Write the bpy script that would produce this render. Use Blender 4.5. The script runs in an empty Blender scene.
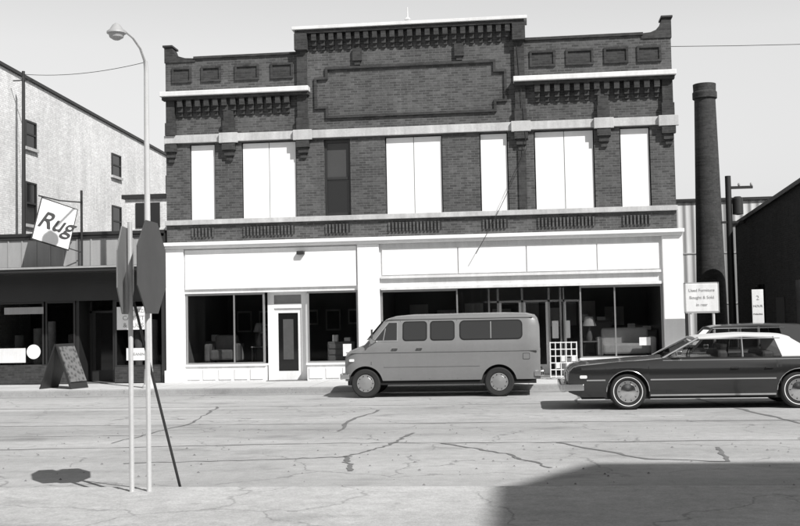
import bpy, bmesh, math, random
from mathutils import Matrix, Vector
random.seed(7)
scene=bpy.context.scene
# ------------------------------------------------------------------ helpers
def link(o,parent=None):
    scene.collection.objects.link(o)
    if parent is not None: o.parent=parent
    return o
def empty(name,loc=(0,0,0),rotz=0):
    e=bpy.data.objects.new(name,None); e.location=loc; e.rotation_euler=(0,0,rotz); e.empty_display_size=.3
    return link(e)
def meshobj(name,verts,faces,mat,parent=None,smooth=False,split=None):
    me=bpy.data.meshes.new(name); me.from_pydata([tuple(v) for v in verts],[],faces); me.update()
    bm=bmesh.new(); bm.from_mesh(me); bmesh.ops.recalc_face_normals(bm,faces=bm.faces); bm.to_mesh(me); bm.free()
    if smooth:
        for p in me.polygons: p.use_smooth=True
    if mat: me.materials.append(mat)
    o=bpy.data.objects.new(name,me); link(o,parent)
    if split:
        m=o.modifiers.new('es','EDGE_SPLIT'); m.split_angle=math.radians(split)
    return o
BF=[(0,1,3,2),(4,6,7,5),(0,4,5,1),(2,3,7,6),(0,2,6,4),(1,5,7,3)]
def boxes(name,L,mat,parent=None,bevel=0):
    V=[];Fc=[]
    for (x0,x1,y0,y1,z0,z1) in L:
        b=len(V)
        for x in (x0,x1):
            for y in (y0,y1):
                for z in (z0,z1): V.append((x,y,z))
        Fc+= [tuple(b+i for i in f) for f in BF]
    o=meshobj(name,V,Fc,mat,parent)
    if bevel:
        m=o.modifiers.new('bv','BEVEL'); m.width=bevel; m.segments=2; m.limit_method='ANGLE'
    return o
def box(name,x0,x1,y0,y1,z0,z1,mat,parent=None,bevel=0):
    return boxes(name,[(x0,x1,y0,y1,z0,z1)],mat,parent,bevel)
def tube(name,pts,rad,mat,parent=None,n=10):
    pts=[Vector(p) for p in pts]
    if not isinstance(rad,(list,tuple)): rad=[rad]*len(pts)
    V=[];Fc=[]
    for i,p in enumerate(pts):
        d=(pts[min(i+1,len(pts)-1)]-pts[max(i-1,0)]).normalized()
        ref=Vector((0,0,1)) if abs(d.z)<.9 else Vector((1,0,0))
        u=d.cross(ref).normalized(); w=d.cross(u).normalized()
        for k in range(n):
            a=2*math.pi*k/n; V.append(p+(u*math.cos(a)+w*math.sin(a))*rad[i])
    for i in range(len(pts)-1):
        for k in range(n):
            Fc.append((i*n+k,i*n+(k+1)%n,(i+1)*n+(k+1)%n,(i+1)*n+k))
    Fc.append(tuple(range(n))); Fc.append(tuple((len(pts)-1)*n+k for k in range(n)))
    return meshobj(name,V,Fc,mat,parent,smooth=True,split=40)
def lathe(name,prof,mat,parent=None,axis='Y',center=(0,0,0),n=36,caps=True):
    V=[];Fc=[]
    for (r,h) in prof:
        for k in range(n):
            a=2*math.pi*k/n
            if axis=='Y': V.append((center[0]+r*math.cos(a),center[1]+h,center[2]+r*math.sin(a)))
            elif axis=='Z': V.append((center[0]+r*math.cos(a),center[1]+r*math.sin(a),center[2]+h))
    for i in range(len(prof)-1):
        for k in range(n): Fc.append((i*n+k,i*n+(k+1)%n,(i+1)*n+(k+1)%n,(i+1)*n+k))
    if caps:
        Fc.append(tuple(range(n))); Fc.append(tuple((len(prof)-1)*n+k for k in range(n)))
    return meshobj(name,V,Fc,mat,parent,smooth=True,split=35)
def prism(name,poly,y0,y1,mat,parent=None):
    n=len(poly); V=[(x,y0,z) for x,z in poly]+[(x,y1,z) for x,z in poly]
    Fc=[tuple(range(n)),tuple(range(n,2*n))]+[(i,(i+1)%n,n+(i+1)%n,n+i) for i in range(n)]
    return meshobj(name,V,Fc,mat,parent)
def text(name,s,loc,size,mat,parent=None,rot=(math.pi/2,0,0),shear=0,ext=.004):
    c=bpy.data.curves.new(name,'FONT'); c.body=s; c.size=size; c.extrude=ext; c.align_x='CENTER'; c.align_y='CENTER'; c.shear=shear
    c.materials.append(mat); o=bpy.data.objects.new(name,c); o.location=loc; o.rotation_euler=rot
    return link(o,parent)
def lerp(kn,x):
    if x<=kn[0][0]: return kn[0][1]
    for (a,b),(c,d) in zip(kn,kn[1:]):
        if x<=c: return b+(d-b)*(x-a)/(c-a)
    return kn[-1][1]
# ------------------------------------------------------------------ materials
def newmat(name):
    m=bpy.data.materials.new(name); m.use_nodes=True; nt=m.node_tree; b=nt.nodes['Principled BSDF']; return m,nt,b
def N(nt,t,**k):
    n=nt.nodes.new(t)
    for a,v in k.items(): setattr(n,a,v)
    return n
def math_(nt,op,a,b=None):
    n=N(nt,'ShaderNodeMath',operation=op)
    for i,v in enumerate((a,b)):
        if v is None: continue
        if isinstance(v,(int,float)): n.inputs[i].default_value=v
        else: nt.links.new(v,n.inputs[i])
    return n.outputs[0]
def maprange(nt,val,a,b,c,d):
    r=N(nt,'ShaderNodeMapRange'); nt.links.new(val,r.inputs[0])
    for i,v in enumerate((a,b,c,d)): r.inputs[i+1].default_value=v
    return r.outputs[0]
def noise(nt,vec,scale,detail=4,rough=.6):
    n=N(nt,'ShaderNodeTexNoise'); n.inputs['Scale'].default_value=scale; n.inputs['Detail'].default_value=detail; n.inputs['Roughness'].default_value=rough
    nt.links.new(vec,n.inputs['Vector']); return n.outputs['Fac']
def mapped(nt,vec,sc):
    m=N(nt,'ShaderNodeMapping'); m.inputs['Scale'].default_value=sc; nt.links.new(vec,m.inputs['Vector']); return m.outputs[0]
def centred(nt,fac,amp):
    return math_(nt,'ADD',math_(nt,'MULTIPLY',math_(nt,'SUBTRACT',fac,.5),2*amp),1.0)
def M(name,v,rough=.8,big=.25,bs=.8,fine=.15,fs=30,streak=0,metal=0,bump=0,coat=0):
    m,nt,b=newmat(name); co=N(nt,'ShaderNodeTexCoord').outputs['Object']
    val=math_(nt,'MULTIPLY',centred(nt,noise(nt,co,bs,5),big),v)
    if fine: val=math_(nt,'MULTIPLY',val,centred(nt,noise(nt,co,fs,3),fine))
    if streak: val=math_(nt,'MULTIPLY',val,centred(nt,noise(nt,mapped(nt,co,(5,5,.5)),1.0,5),streak))
    nt.links.new(val,b.inputs['Base Color']); b.inputs['Roughness'].default_value=rough; b.inputs['Metallic'].default_value=metal
    if coat: b.inputs['Coat Weight'].default_value=coat; b.inputs['Coat Roughness'].default_value=.08
    if bump:
        bp=N(nt,'ShaderNodeBump'); bp.inputs['Strength'].default_value=bump; bp.inputs['Distance'].default_value=.02
        nt.links.new(noise(nt,co,fs,4),bp.inputs['Height']); nt.links.new(bp.outputs[0],b.inputs['Normal'])
    return m
def brick(name,c1,c2,mortar,stain=.3,bump=.4,msize=.010):
    m,nt,b=newmat(name); co=N(nt,'ShaderNodeTexCoord').outputs['Object']
    sp=N(nt,'ShaderNodeSeparateXYZ'); nt.links.new(co,sp.inputs[0])
    cb=N(nt,'ShaderNodeCombineXYZ'); nt.links.new(math_(nt,'ADD',sp.outputs[0],sp.outputs[1]),cb.inputs[0]); nt.links.new(sp.outputs[2],cb.inputs[1])
    t=N(nt,'ShaderNodeTexBrick'); nt.links.new(cb.outputs[0],t.inputs['Vector']); t.inputs['Scale'].default_value=1
    t.inputs['Brick Width'].default_value=.205; t.inputs['Row Height'].default_value=.068; t.inputs['Mortar Size'].default_value=msize; t.inputs['Mortar Smooth'].default_value=.3
    t.inputs['Color1'].default_value=(c1,c1,c1,1); t.inputs['Color2'].default_value=(c2,c2,c2,1); t.inputs['Mortar'].default_value=(mortar,mortar,mortar,1); t.inputs['Bias'].default_value=0
    st=centred(nt,noise(nt,co,.55,7,.7),stain*1.5); st2=centred(nt,noise(nt,mapped(nt,co,(3,3,.35)),1.2,4),stain); st3=centred(nt,noise(nt,co,12,3),.45)
    f=math_(nt,'MULTIPLY',math_(nt,'MULTIPLY',st,st2),st3)
    mx=N(nt,'ShaderNodeMix',data_type='RGBA',blend_type='MULTIPLY'); mx.inputs[0].default_value=1
    nt.links.new(t.outputs['Color'],mx.inputs[6]); nt.links.new(f,mx.inputs[7]); nt.links.new(mx.outputs[2],b.inputs['Base Color'])
    b.inputs['Roughness'].default_value=.9
    bp=N(nt,'ShaderNodeBump'); bp.inputs['Strength'].default_value=bump; bp.inputs['Distance'].default_value=.01; bp.invert=True
    nt.links.new(t.outputs['Fac'],bp.inputs['Height']); nt.links.new(bp.outputs[0],b.inputs['Normal'])
    return m
def glass(name,refl=.25,tint=.75):
    m=bpy.data.materials.new(name); m.use_nodes=True; nt=m.node_tree; nt.nodes.clear()
    o=N(nt,'ShaderNodeOutputMaterial'); mx=N(nt,'ShaderNodeMixShader'); tr=N(nt,'ShaderNodeBsdfTransparent'); g=N(nt,'ShaderNodeBsdfGlossy')
    tr.inputs[0].default_value=(tint,tint,tint,1); g.inputs['Roughness'].default_value=.02; g.inputs['Color'].default_value=(1,1,1,1)
    fr=N(nt,'ShaderNodeLayerWeight'); fr.inputs[0].default_value=refl
    nt.links.new(fr.outputs['Fresnel'],mx.inputs[0]); nt.links.new(tr.outputs[0],mx.inputs[1]); nt.links.new(g.outputs[0],mx.inputs[2]); nt.links.new(mx.outputs[0],o.inputs[0])
    return m
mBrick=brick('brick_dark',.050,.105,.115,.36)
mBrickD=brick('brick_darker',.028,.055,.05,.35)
mBrickW=brick('brick_whitewashed',.70,.84,.66,.22,.5,.009)
mBrickC=brick('brick_chimney',.03,.055,.05,.38)
mStone=M('limestone_trim',.50,.85,.3,1.5,.2,25,streak=.4)
mWhite=M('white_paint',.88,.6,.08,.6,.05,20,streak=.10)
mBoard=M('window_board_paint',.88,.6,.06,.5,.03,20,streak=.07)
mWhiteOld=M('old_white_paint',.74,.7,.2,1,.1,20,streak=.25)
mPanel=M('grey_siding',.36,.7,.15,1,.08,20,streak=.25)
mDark=M('dark_paint',.025,.5,.3,1,.1,20)
mDarkMetal=M('dark_metal',.05,.45,.3,1,.1,20,metal=.5)
mFrame=M('aluminium_frame',.36,.4,.1,2,.05,20,metal=.6)
mGlassDark,nt,b=newmat('dark_window_glass'); b.inputs['Base Color'].default_value=(.012,.012,.012,1); b.inputs['Roughness'].default_value=.06
mVanGlass,nt,b=newmat('van_window_glass'); b.inputs['Base Color'].default_value=(.03,.03,.03,1); b.inputs['Roughness'].default_value=.08
mGlass=glass('shop_glass',.14,.78); mCarGlass=glass('car_glass',.22,.6)
mIntWall=M('interior_wall',.25,.9,.2,1,.1); mIntFloor=M('interior_floor',.18,.7,.2,1,.1)
mSign=M('sign_back_grey',.07,.5,.3,3,.1,30,streak=.2); mSignL=M('sign_light_grey',.20,.45,.2,3,.05,30)
mPole=M('painted_steel_pole',.55,.5,.15,2,.12,30,streak=.2)
mGalv=M('galvanised_steel',.5,.45,.1,2,.08,30,metal=.3)
mChrome,nt,b=newmat('chrome'); b.inputs['Base Color'].default_value=(.7,.7,.7,1); b.inputs['Metallic'].default_value=1; b.inputs['Roughness'].default_value=.16
mTyre=M('tyre_rubber',.022,.85,.2,5,.1,40)
mVan=M('van_paint',.20,.36,.12,1.2,.06,15,coat=.3,streak=.07)
mCar=M('dark_car_paint',.016,.25,.1,1.2,.05,15,coat=.8)
mCar2=M('compact_car_paint',.05,.3,.1,1.2,.05,15,coat=.6)
mVinyl=M('vinyl_roof',.62,.6,.05,2,.05,60)
mUnder=M('underbody',.01,.9,.1,2,.1)
mSeat=M('seat_vinyl',.12,.6,.1,2,.1)
mInk=M('sign_ink',.05,.6,.1,2,.1); mInkSoft=M('faded_sign_ink',.34,.7,.2,4,.1)
def ground_mat(name,v,stretch,big=.2,speck=.25,joint=0,dark=.35,crack=0,tracks=0):
    m,nt,b=newmat(name); co=N(nt,'ShaderNodeTexCoord').outputs['Object']
    val=math_(nt,'MULTIPLY',centred(nt,noise(nt,mapped(nt,co,stretch),.5,6,.65),big),v)
    val=math_(nt,'MULTIPLY',val,centred(nt,noise(nt,co,.35,5,.6),big))
    val=math_(nt,'MULTIPLY',val,centred(nt,noise(nt,co,45,2,.7),speck))
    val=math_(nt,'MULTIPLY',val,centred(nt,noise(nt,co,6,4,.7),speck*.9))
    if tracks:
        val=math_(nt,'MULTIPLY',val,centred(nt,noise(nt,mapped(nt,co,(.03,1.1,1)),1,3,.6),tracks))
        sy=N(nt,'ShaderNodeSeparateXYZ'); nt.links.new(co,sy.inputs[0])
        for yc in (-8.2,-12.2):
            d=math_(nt,'ABSOLUTE',math_(nt,'SUBTRACT',sy.outputs[1],yc)); s=maprange(nt,d,.1,.9,.84,1.0)
            val=math_(nt,'MULTIPLY',val,s)
    st=maprange(nt,noise(nt,mapped(nt,co,(.6,1,1)),1.1,3,.5),.58,.75,1,1-dark)
    val=math_(nt,'MULTIPLY',val,st)
    spot=maprange(nt,noise(nt,co,3.3,3,.5),.68,.74,1,1-dark*.7)
    val=math_(nt,'MULTIPLY',val,spot)
    if crack:
        vo=N(nt,'ShaderNodeTexVoronoi',feature='DISTANCE_TO_EDGE'); vo.inputs['Scale'].default_value=.42
        dn=N(nt,'ShaderNodeTexNoise'); dn.inputs['Scale'].default_value=1.3; dn.inputs['Detail'].default_value=6; nt.links.new(co,dn.inputs['Vector'])
        ad=N(nt,'ShaderNodeVectorMath',operation='ADD'); nt.links.new(co,ad.inputs[0]); nt.links.new(dn.outputs['Color'],ad.inputs[1]); nt.links.new(ad.outputs[0],vo.inputs['Vector'])
        c1=maprange(nt,vo.outputs['Distance'],.003,.010,1-crack,1)
        c2=maprange(nt,noise(nt,co,.5,2),.42,.58,1,0)
        val=math_(nt,'MULTIPLY',val,math_(nt,'MAXIMUM',c1,c2))
    if joint:
        sp=N(nt,'ShaderNodeSeparateXYZ'); nt.links.new(co,sp.inputs[0])
        for i in (0,1):
            fr=math_(nt,'FRACT',math_(nt,'DIVIDE',sp.outputs[i],joint))
            g=math_(nt,'GREATER_THAN',fr,.016); val=math_(nt,'MULTIPLY',val,math_(nt,'ADD',math_(nt,'MULTIPLY',g,.45),.55))
    nt.links.new(val,b.inputs['Base Color']); b.inputs['Roughness'].default_value=.9
    bp=N(nt,'ShaderNodeBump'); bp.inputs['Strength'].default_value=.5; bp.inputs['Distance'].default_value=.01
    nt.links.new(noise(nt,co,60,3),bp.inputs['Height']); nt.links.new(bp.outputs[0],b.inputs['Normal'])
    return m
mRoad=ground_mat('worn_road_surface',.41,(.12,1.6,1),.30,.32,0,.35,.35,.28)
mWalk=ground_mat('sidewalk_concrete',.56,(.5,.5,1),.12,.15,1.4,.25)
mGutter=ground_mat('gutter_concrete',.34,(.2,1.5,1),.2,.25,0,.35)
mNear=ground_mat('corner_concrete',.46,(.4,.6,1),.24,.40,0,.3,.3)
mGravel=ground_mat('bare_ground',.22,(.5,.5,1),.25,.35,0,.3)
mTar=M('tar_seam',.17,.8,.3,3,.3,20)
mPaint=M('faded_lane_paint',.52,.8,.4,3,.4,25)
# ------------------------------------------------------------------ ground, road, pavements
def sheet(name,x0,x1,y0,y1,z,mat):
    return meshobj(name,[(x0,y0,z),(x1,y0,z),(x1,y1,z),(x0,y1,z)],[(0,1,2,3)],mat)
sheet('ground',-400,400,-400,400,-.006,mGravel)
sheet('road',-150,150,-19.4,-3.45,0,mRoad)
sheet('gutter',-150,150,-3.45,-2.9,.004,mGutter)
box('kerb',-150,150,-2.9,-2.72,-.05,.145,mGutter,bevel=.02)
box('sidewalk',-150,150,-2.72,0.0,-.05,.15,mWalk)
box('corner_kerb',-150,150,-19.2,-19.02,-.05,.095,mNear,bevel=.03)
box('corner_sidewalk',-150,150,-34,-19.205,-.05,.10,mNear,bevel=.015)
def seam(pts,w,z=.005,sub=8,jit=.06):
    P=[]
    for (a,b_) in zip(pts,pts[1:]):
        for i in range(sub):
            t=i/sub; P.append(Vector((a[0]+(b_[0]-a[0])*t+random.uniform(-jit,jit),a[1]+(b_[1]-a[1])*t+random.uniform(-jit,jit),z)))
    P.append(Vector((pts[-1][0],pts[-1][1],z)))
    V=[];Fc=[]
    for i,p in enumerate(P):
        d=(P[min(i+1,len(P)-1)]-P[max(i-1,0)]).normalized(); n_=Vector((-d.y,d.x,0)); ww=w*random.uniform(.4,1.2)*.5
        V+=[p+n_*ww,p-n_*ww]
        if i: Fc.append((2*i-2,2*i-1,2*i+1,2*i))
    return V,Fc
allV=[];allF=[]
for pts,w,sub,j in [([(-3.16,-12.4),(-3.25,-10.3),(-3.06,-8.3)],.09,6,.06),([(-2.2,-17.2),(-2.5,-15.8),(-2.1,-14.6),(-1.87,-12.8)],.07,12,.05),
    ([(-1.27,-14.3),(-.34,-15.6),(.25,-17)],.06,12,.04),([(.37,-14.3),(1.48,-16.2),(2.45,-16.5),(2.57,-15)],.07,10,.04),
    ([(3.6,-6.2),(4.5,-12)],.10,18,.04),([(-24,-10.9),(24,-11.5)],.045,110,.03),([(-24,-7.0),(24,-7.3)],.05,90,.03),([(-9,-14.9),(-3,-14.2),(.5,-14.3),(8,-14.0)],.045,20,.04),
    ([(-6.8,-7),(-6.2,-11),(-6.5,-14)],.05,12,.06),([(1.2,-4),(1.0,-7.4)],.06,12,.05),([(-24,-13.0),(-6,-12.9)],.04,60,.04),([(-5.4,-16.4),(-3.2,-16.0),(-2.4,-15.8)],.05,10,.05)]:
    V,Fc=seam(pts,w,sub=sub,jit=j); b0=len(allV); allV+=V; allF+=[tuple(b0+i for i in f) for f in Fc]
meshobj('road_tar_seams',allV,allF,mTar)
boxes('lane_marking',[(-30+i*7.5,-27.2+i*7.5,-10.22,-10.12,.001,.004) for i in range(9)],mPaint)
V=[];Fc=[]
for i in range(420):
    if i%2: x=random.uniform(-16,9); y=random.choice([-3.1,-18.8])+random.gauss(0,.18); z=.008
    else: x=random.uniform(-9,4); y=random.uniform(-18.9,-12); z=.004
    s=random.uniform(.006,.022); b0=len(V)
    V+=[(x-s,y-s*.7,z),(x+s,y-s*.5,z),(x+s*.6,y+s,z),(x-s*.7,y+s*.8,z),(x,y,z+s*.9)]
    Fc+=[(b0,b0+1,b0+4),(b0+1,b0+2,b0+4),(b0+2,b0+3,b0+4),(b0+3,b0,b0+4)]
meshobj('road_gravel',V,Fc,mGravel)
# ------------------------------------------------------------------ main building
B=empty('brick_commercial_building')
XL,XR=-10.25,4.15; XA,XC=-6.34,.12
box('building_mass',XL+.05,XR-.05,.46,18,3.35,9.0,mBrickD,B)
box('building_rear',XL+.05,XR-.05,5.5,18,0,3.35,mBrickD,B)
boxes('ground_floor_side_walls',[(XL+.02,XL+.3,.3,5.5,0,3.35),(XR-.3,XR-.02,.3,5.5,0,3.35),(-4.5,-4.3,.3,5.5,0,3.35)],mIntWall,B)
box('shop_back_wall',XL+.3,XR-.3,5.3,5.5,.15,3.35,mIntWall,B)
box('shop_floor',XL+.02,XR-.02,.05,5.5,0,.17,mIntFloor,B)
box('shop_ceiling',XL+.02,XR-.02,.35,5.5,3.1,3.34,mIntWall,B)
wins=[(-9.55,-8.80,'b'),(-8.02,-6.42,'bb'),(-5.62,-4.86,'w'),(-3.86,-2.24,'bb'),(-1.19,-.40,'b'),(.33,1.98,'bb'),(2.68,3.50,'b')]
walls=[(XL,XR,0,.45,4.15,4.8)]
xs=[XL]+[v for w in wins for v in w[:2]]+[XR]
for i in range(0,len(xs),2): walls.append((xs[i],xs[i+1],0,.45,4.8,7.0))
walls+=[(XL,XA,0,.45,7.0,9.48),(XA,XC,0,.45,7.0,10.12),(XC,XR,0,.45,7.0,9.55)]
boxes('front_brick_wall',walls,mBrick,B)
bo=[];tr=[]
for x0,x1,k in wins:
    if k=='w': continue
    mid=(x0+x1)/2
    if k=='bb':
        bo+=[(x0+.03,mid-.012,.07,.10,4.8,6.97),(mid+.012,x1-.03,.068,.10,4.8,6.97)]
        tr.append((mid-.012,mid+.012,.09,.2,4.8,6.97))
    else: bo.append((x0+.03,x1-.03,.07,.10,4.8,6.97))
boxes('window_boards',bo,mBoard,B)
boxes('board_seams',tr,mPanel,B)
x0,x1,_=wins[2]
boxes('sash_window_frame',[(x0,x0+.07,.12,.2,4.8,7.0),(x1-.07,x1,.12,.2,4.8,7.0),(x0+.07,x1-.07,.12,.2,6.9,7.0),(x0+.07,x1-.07,.12,.2,4.8,4.9),(x0+.07,x1-.07,.11,.2,5.85,5.92)],mDarkMetal,B)
box('sash_window_glass_upper',x0+.07,x1-.07,.16,.17,5.92,6.9,M('upper_sash',.06,.4),B)
box('sash_window_glass_lower',x0+.07,x1-.07,.15,.17,4.9,5.85,mGlassDark,B)
boxes('window_sill_course',[(XL-.03,XR+.03,-.10,.0,4.66,4.80)],mStone,B,.01)
boxes('stone_lintel_course',[(XL-.03,XR+.03,-.10,0,7.03,7.26)],mStone,B,.01)
boxes('pier_caps',[(c-.27,c+.27,-.2,-.10,6.98,7.27) for c in (-8.36,-6.2,-.02,2.25,4.0)],mStone,B,.01)
boxes('cornice_side_bands',[(XL-.08,-5.98,-.34,0,8.36,8.50),(-.20,XR+.08,-.34,0,8.36,8.50)],mWhiteOld,B,.015)
boxes('cornice_bed_mould',[(XL-.04,-6.0,-.24,0,8.27,8.36),(-.18,XR+.04,-.24,0,8.27,8.36)],mBrickD,B)
def corbels(x0,x1,step,zt,zb,dep,w=.55):
    L=[];n=int(round((x1-x0)/step)); step=(x1-x0)/n
    for i in range(n):
        c=x0+(i+.5)*step; h=zt-zb
        L+=[(c-step*w/2,c+step*w/2,-dep,0,zt-h*.45,zt),(c-step*w*.42,c+step*w*.42,-dep*.62,0,zt-h*.75,zt-h*.45),(c-step*w*.34,c+step*w*.34,-dep*.3,0,zb,zt-h*.75)]
    return L
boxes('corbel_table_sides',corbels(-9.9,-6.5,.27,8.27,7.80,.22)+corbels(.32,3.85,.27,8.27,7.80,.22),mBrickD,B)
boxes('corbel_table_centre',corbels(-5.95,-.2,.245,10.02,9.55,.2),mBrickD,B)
boxes('centre_parapet_mould',[(XA-.02,XC+.02,-.23,0,10.02,10.12)],mBrickD,B)
boxes('parapet_coping_centre',[(XA-.1,XC+.1,-.30,.5,10.12,10.21)],mWhiteOld,B,.01)
P=[]
for c,zt in ((-10.08,8.27),(-8.36,8.27),(-6.2,8.27),(-.02,8.27),(2.25,8.27),(4.0,8.27)):
    w=.17 if abs(c)<9 else .15
    P+=[(c-w,c+w,-.16,0,7.26,7.62),(c-w*.85,c+w*.85,-.12,0,7.62,zt)]
    P+=[(c-w*1.1,c+w*1.1,-.18,0,6.78,7.0),(c-w*.8,c+w*.8,-.12,0,6.62,6.78),(c-w*.5,c+w*.5,-.07,0,6.48,6.62)]
for c in (-6.2,-.02): P+=[(c-.14,c+.14,-.12,0,8.5,9.55),(c-.18,c+.18,-.26,0,9.55,10.02)]
for c in (-4.6,-1.7): P+=[(c-.13,c+.13,-.10,0,9.2,9.55),(c-.08,c+.08,-.06,0,9.08,9.2)]
P+=[(-.12,.10,-.05,0,4.8,6.48),]
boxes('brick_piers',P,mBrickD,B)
def ring(pts,t,y0,y1):
    L=[]
    n=len(pts)
    for i in range(n):
        (ax,az),(bx,bz)=pts[i],pts[(i+1)%n]
        if abs(az-bz)<1e-6: L.append((min(ax,bx)-t,max(ax,bx)+t,y0,y1,az-t,az+t))
        else: L.append((ax-t,ax+t,y0+.003,y1,min(az,bz)+t,max(az,bz)-t))
    return L
n_=.28
pp=[(-5.82,7.62+n_),(-5.82,9.02-n_),(-5.5,9.02-n_),(-5.5,9.02),(-.72,9.02),(-.72,9.02-n_),(-.42,9.02-n_),(-.42,7.62+n_),(-.72,7.62+n_),(-.72,7.62),(-5.5,7.62),(-5.5,7.62+n_)]
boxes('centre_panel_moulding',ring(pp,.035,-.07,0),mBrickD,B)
for nm,cs in (('left_parapet_panel',[(-10.02,-9.50),(-9.15,-8.62),(-8.15,-7.5),(-7.1,-6.5)]),('right_parapet_panel',[(.3,.95),(1.3,2.0),(2.35,2.95),(3.25,3.85)])):
    L=[]
    for a_,b_ in cs: L+=ring([(a_,8.83),(a_,9.22),(b_,9.22),(b_,8.83)],.03,-.05,0)
    boxes(nm,L,mBrickD,B)
    boxes(nm+'_recess',[(a_+.03,b_-.03,-.008,0.01,8.86,9.19) for a_,b_ in cs],mBrickD,B)
prism('left_parapet_corner',[(XL-.02,9.4),(XL-.02,9.85),(XL+.2,9.85),(XL+.26,9.7),(XL+.40,9.58),(XL+.6,9.52),(XL+.9,9.5),(XL+.9,9.4)],-.03,.42,mBrickD,B)
prism('right_parapet_corner',[(XR+.02,9.45),(XR+.02,10.0),(XR-.22,10.0),(XR-.28,9.82),(XR-.40,9.68),(XR-.55,9.62),(XR-.8,9.6),(XR-.8,9.45)],-.03,.42,mBrickD,B)
boxes('parapet_coping_sides',[(XL+.85,XA,-.06,.5,9.48,9.55),(XC,XR-.75,-.06,.5,9.55,9.63)],mBrickD,B,.01)
boxes('parapet_corner_cap',[(XL-.06,XL+.24,-.08,.5,9.85,9.91),(XR-.26,XR+.06,-.08,.5,10.0,10.06)],mDarkMetal,B,.01)
lathe('roof_finial',[(.09,0),(.05,.08),(.10,.14),(.02,.22),(.012,.5)],mWhiteOld,B,'Z',(-3.15,.1,10.21),12)
vd=[];vb=[]
for a_,b_ in ((-9.5,-8.85),(-7.98,-6.5),(-5.6,-4.9),(-3.8,-2.3),(-1.15,-.45),(.38,1.95),(2.7,3.45)):
    vd.append((a_,b_,-.006,.02,4.32,4.54))
    x=a_
    while x<b_-.02:
        vb.append((x,x+.045,-.05,-.004,4.30,4.56)); x+=.10
boxes('brick_vent_recess',vd,mDark,B); boxes('brick_vent_bars',vb,mBrick,B)
boxes('storefront_cornice',[(XL-.06,XR+.16,-.26,0,4.05,4.15),(XL-.02,XR+.12,-.16,0,3.97,4.05)],mWhite,B,.01)
SL=(-9.74,-4.70); SR=(-4.08,3.70)
boxes('storefront_frieze',[(XL,XR+.06,.0,.34,2.68,3.97)],mWhiteOld,B)
boxes('sign_board_left',[(SL[0]+.03,SL[1]-.03,-.06,0,2.80,3.93)],mWhite,B,.01)
boxes('sign_board_right',[(-4.0,-1.88,-.05,0,3.08,3.82),(-1.85,.02,-.05,0,3.08,3.82),(.05,1.95,-.05,0,3.08,3.82),(1.98,3.64,-.05,0,3.08,3.82)],mWhite,B,.008)
boxes('sign_board_ledge_right',[(-4.05,3.68,-.10,0,2.98,3.05),(-4.05,3.68,-.08,0,2.66,2.74)],mWhiteOld,B,.005)
box('floodlight_on_sign',-6.42,-6.2,-.2,-.05,3.72,3.82,mDark,B,.02)
boxes('storefront_posts',[(XL-.02,-9.74,-.12,.3,.15,3.97),(-4.70,-4.08,-.12,.3,.15,3.97),(3.72,XR+.12,-.12,.3,.15,3.97)],mWhite,B,.02)
boxes('post_bases',[(XL-.06,-9.70,-.16,-.12,.15,.5),(-4.74,-4.04,-.16,-.12,.15,.5),(3.68,XR+.16,-.16,-.12,.15,.5)],mWhiteOld,B,.01)
boxes('left_bulkhead',[(SL[0],-7.40,.02,.25,.15,.60),(-6.20,SL[1],.02,.25,.15,.60)],mWhiteOld,B)
boxes('left_bulkhead_panels',[(-9.68+i*.46,-9.68+i*.46+.37,-.01,.02,.22,.52) for i in range(5)]+[(-6.14+i*.48,-6.14+i*.48+.39,-.01,.02,.22,.52) for i in range(3)],mWhite,B,.01)
boxes('left_bulkhead_ledge',[(SL[0],-7.38,-.03,.28,.60,.65),(-6.22,SL[1],-.03,.28,.60,.65)],mWhite,B)
fr=[]
for a_,b_,zz in ((-9.72,-7.42,.65),(-6.18,-4.72,.65)):
    fr+=[(a_,a_+.05,.05,.12,zz,2.68),(b_-.05,b_,.05,.12,zz,2.68),(a_+.05,b_-.05,.05,.12,2.62,2.68),(a_+.05,b_-.05,.05,.12,zz,zz+.05)]
fr+=[(-8.33,-8.29,.05,.12,.70,2.62)]
boxes('left_window_frames',fr,mFrame,B)
boxes('left_window_glass',[(-9.67,-8.33,.08,.088,.7,2.62),(-8.29,-7.47,.08,.088,.7,2.62),(-6.13,-4.77,.08,.088,.7,2.62)],mGlass,B)
boxes('left_door_frame',[(-7.38,-7.20,.28,.42,.17,2.68),(-6.40,-6.22,.28,.42,.17,2.68),(-7.20,-6.40,.28,.42,2.22,2.34),(-7.20,-6.40,.28,.42,2.6,2.68)],mWhite,B)
boxes('left_door_leaf',[(-7.20,-7.09,.33,.38,.17,2.22),(-6.51,-6.40,.33,.38,.17,2.22),(-7.09,-6.51,.33,.38,2.08,2.22),(-7.09,-6.51,.33,.38,.17,.42)],mWhiteOld,B)
boxes('left_door_glass',[(-7.09,-6.51,.35,.356,.42,2.08)],mGlassDark,B)
boxes('left_door_curtain',[(-6.95,-6.65,.342,.349,.75,1.9)],M('door_blind',.07,.8,.3,6),B)
boxes('left_door_transom',[(-7.20,-6.40,.35,.36,2.34,2.6)],M('transom_glass',.25,.3),B)
boxes('right_bulkhead',[(SR[0],-1.9,.02,.25,.15,.62),(1.45,SR[1],.02,.25,.15,.62)],mWhiteOld,B)
boxes('right_bulkhead_panels',[(1.52+i*.54,1.52+i*.54+.44,-.01,.02,.22,.52) for i in range(4)],mWhite,B,.01)
boxes('right_bulkhead_ledge',[(SR[0],-1.88,-.03,.28,.62,.67),(1.43,SR[1],-.03,.28,.62,.67)],mWhite,B)
fr=[]
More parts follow.
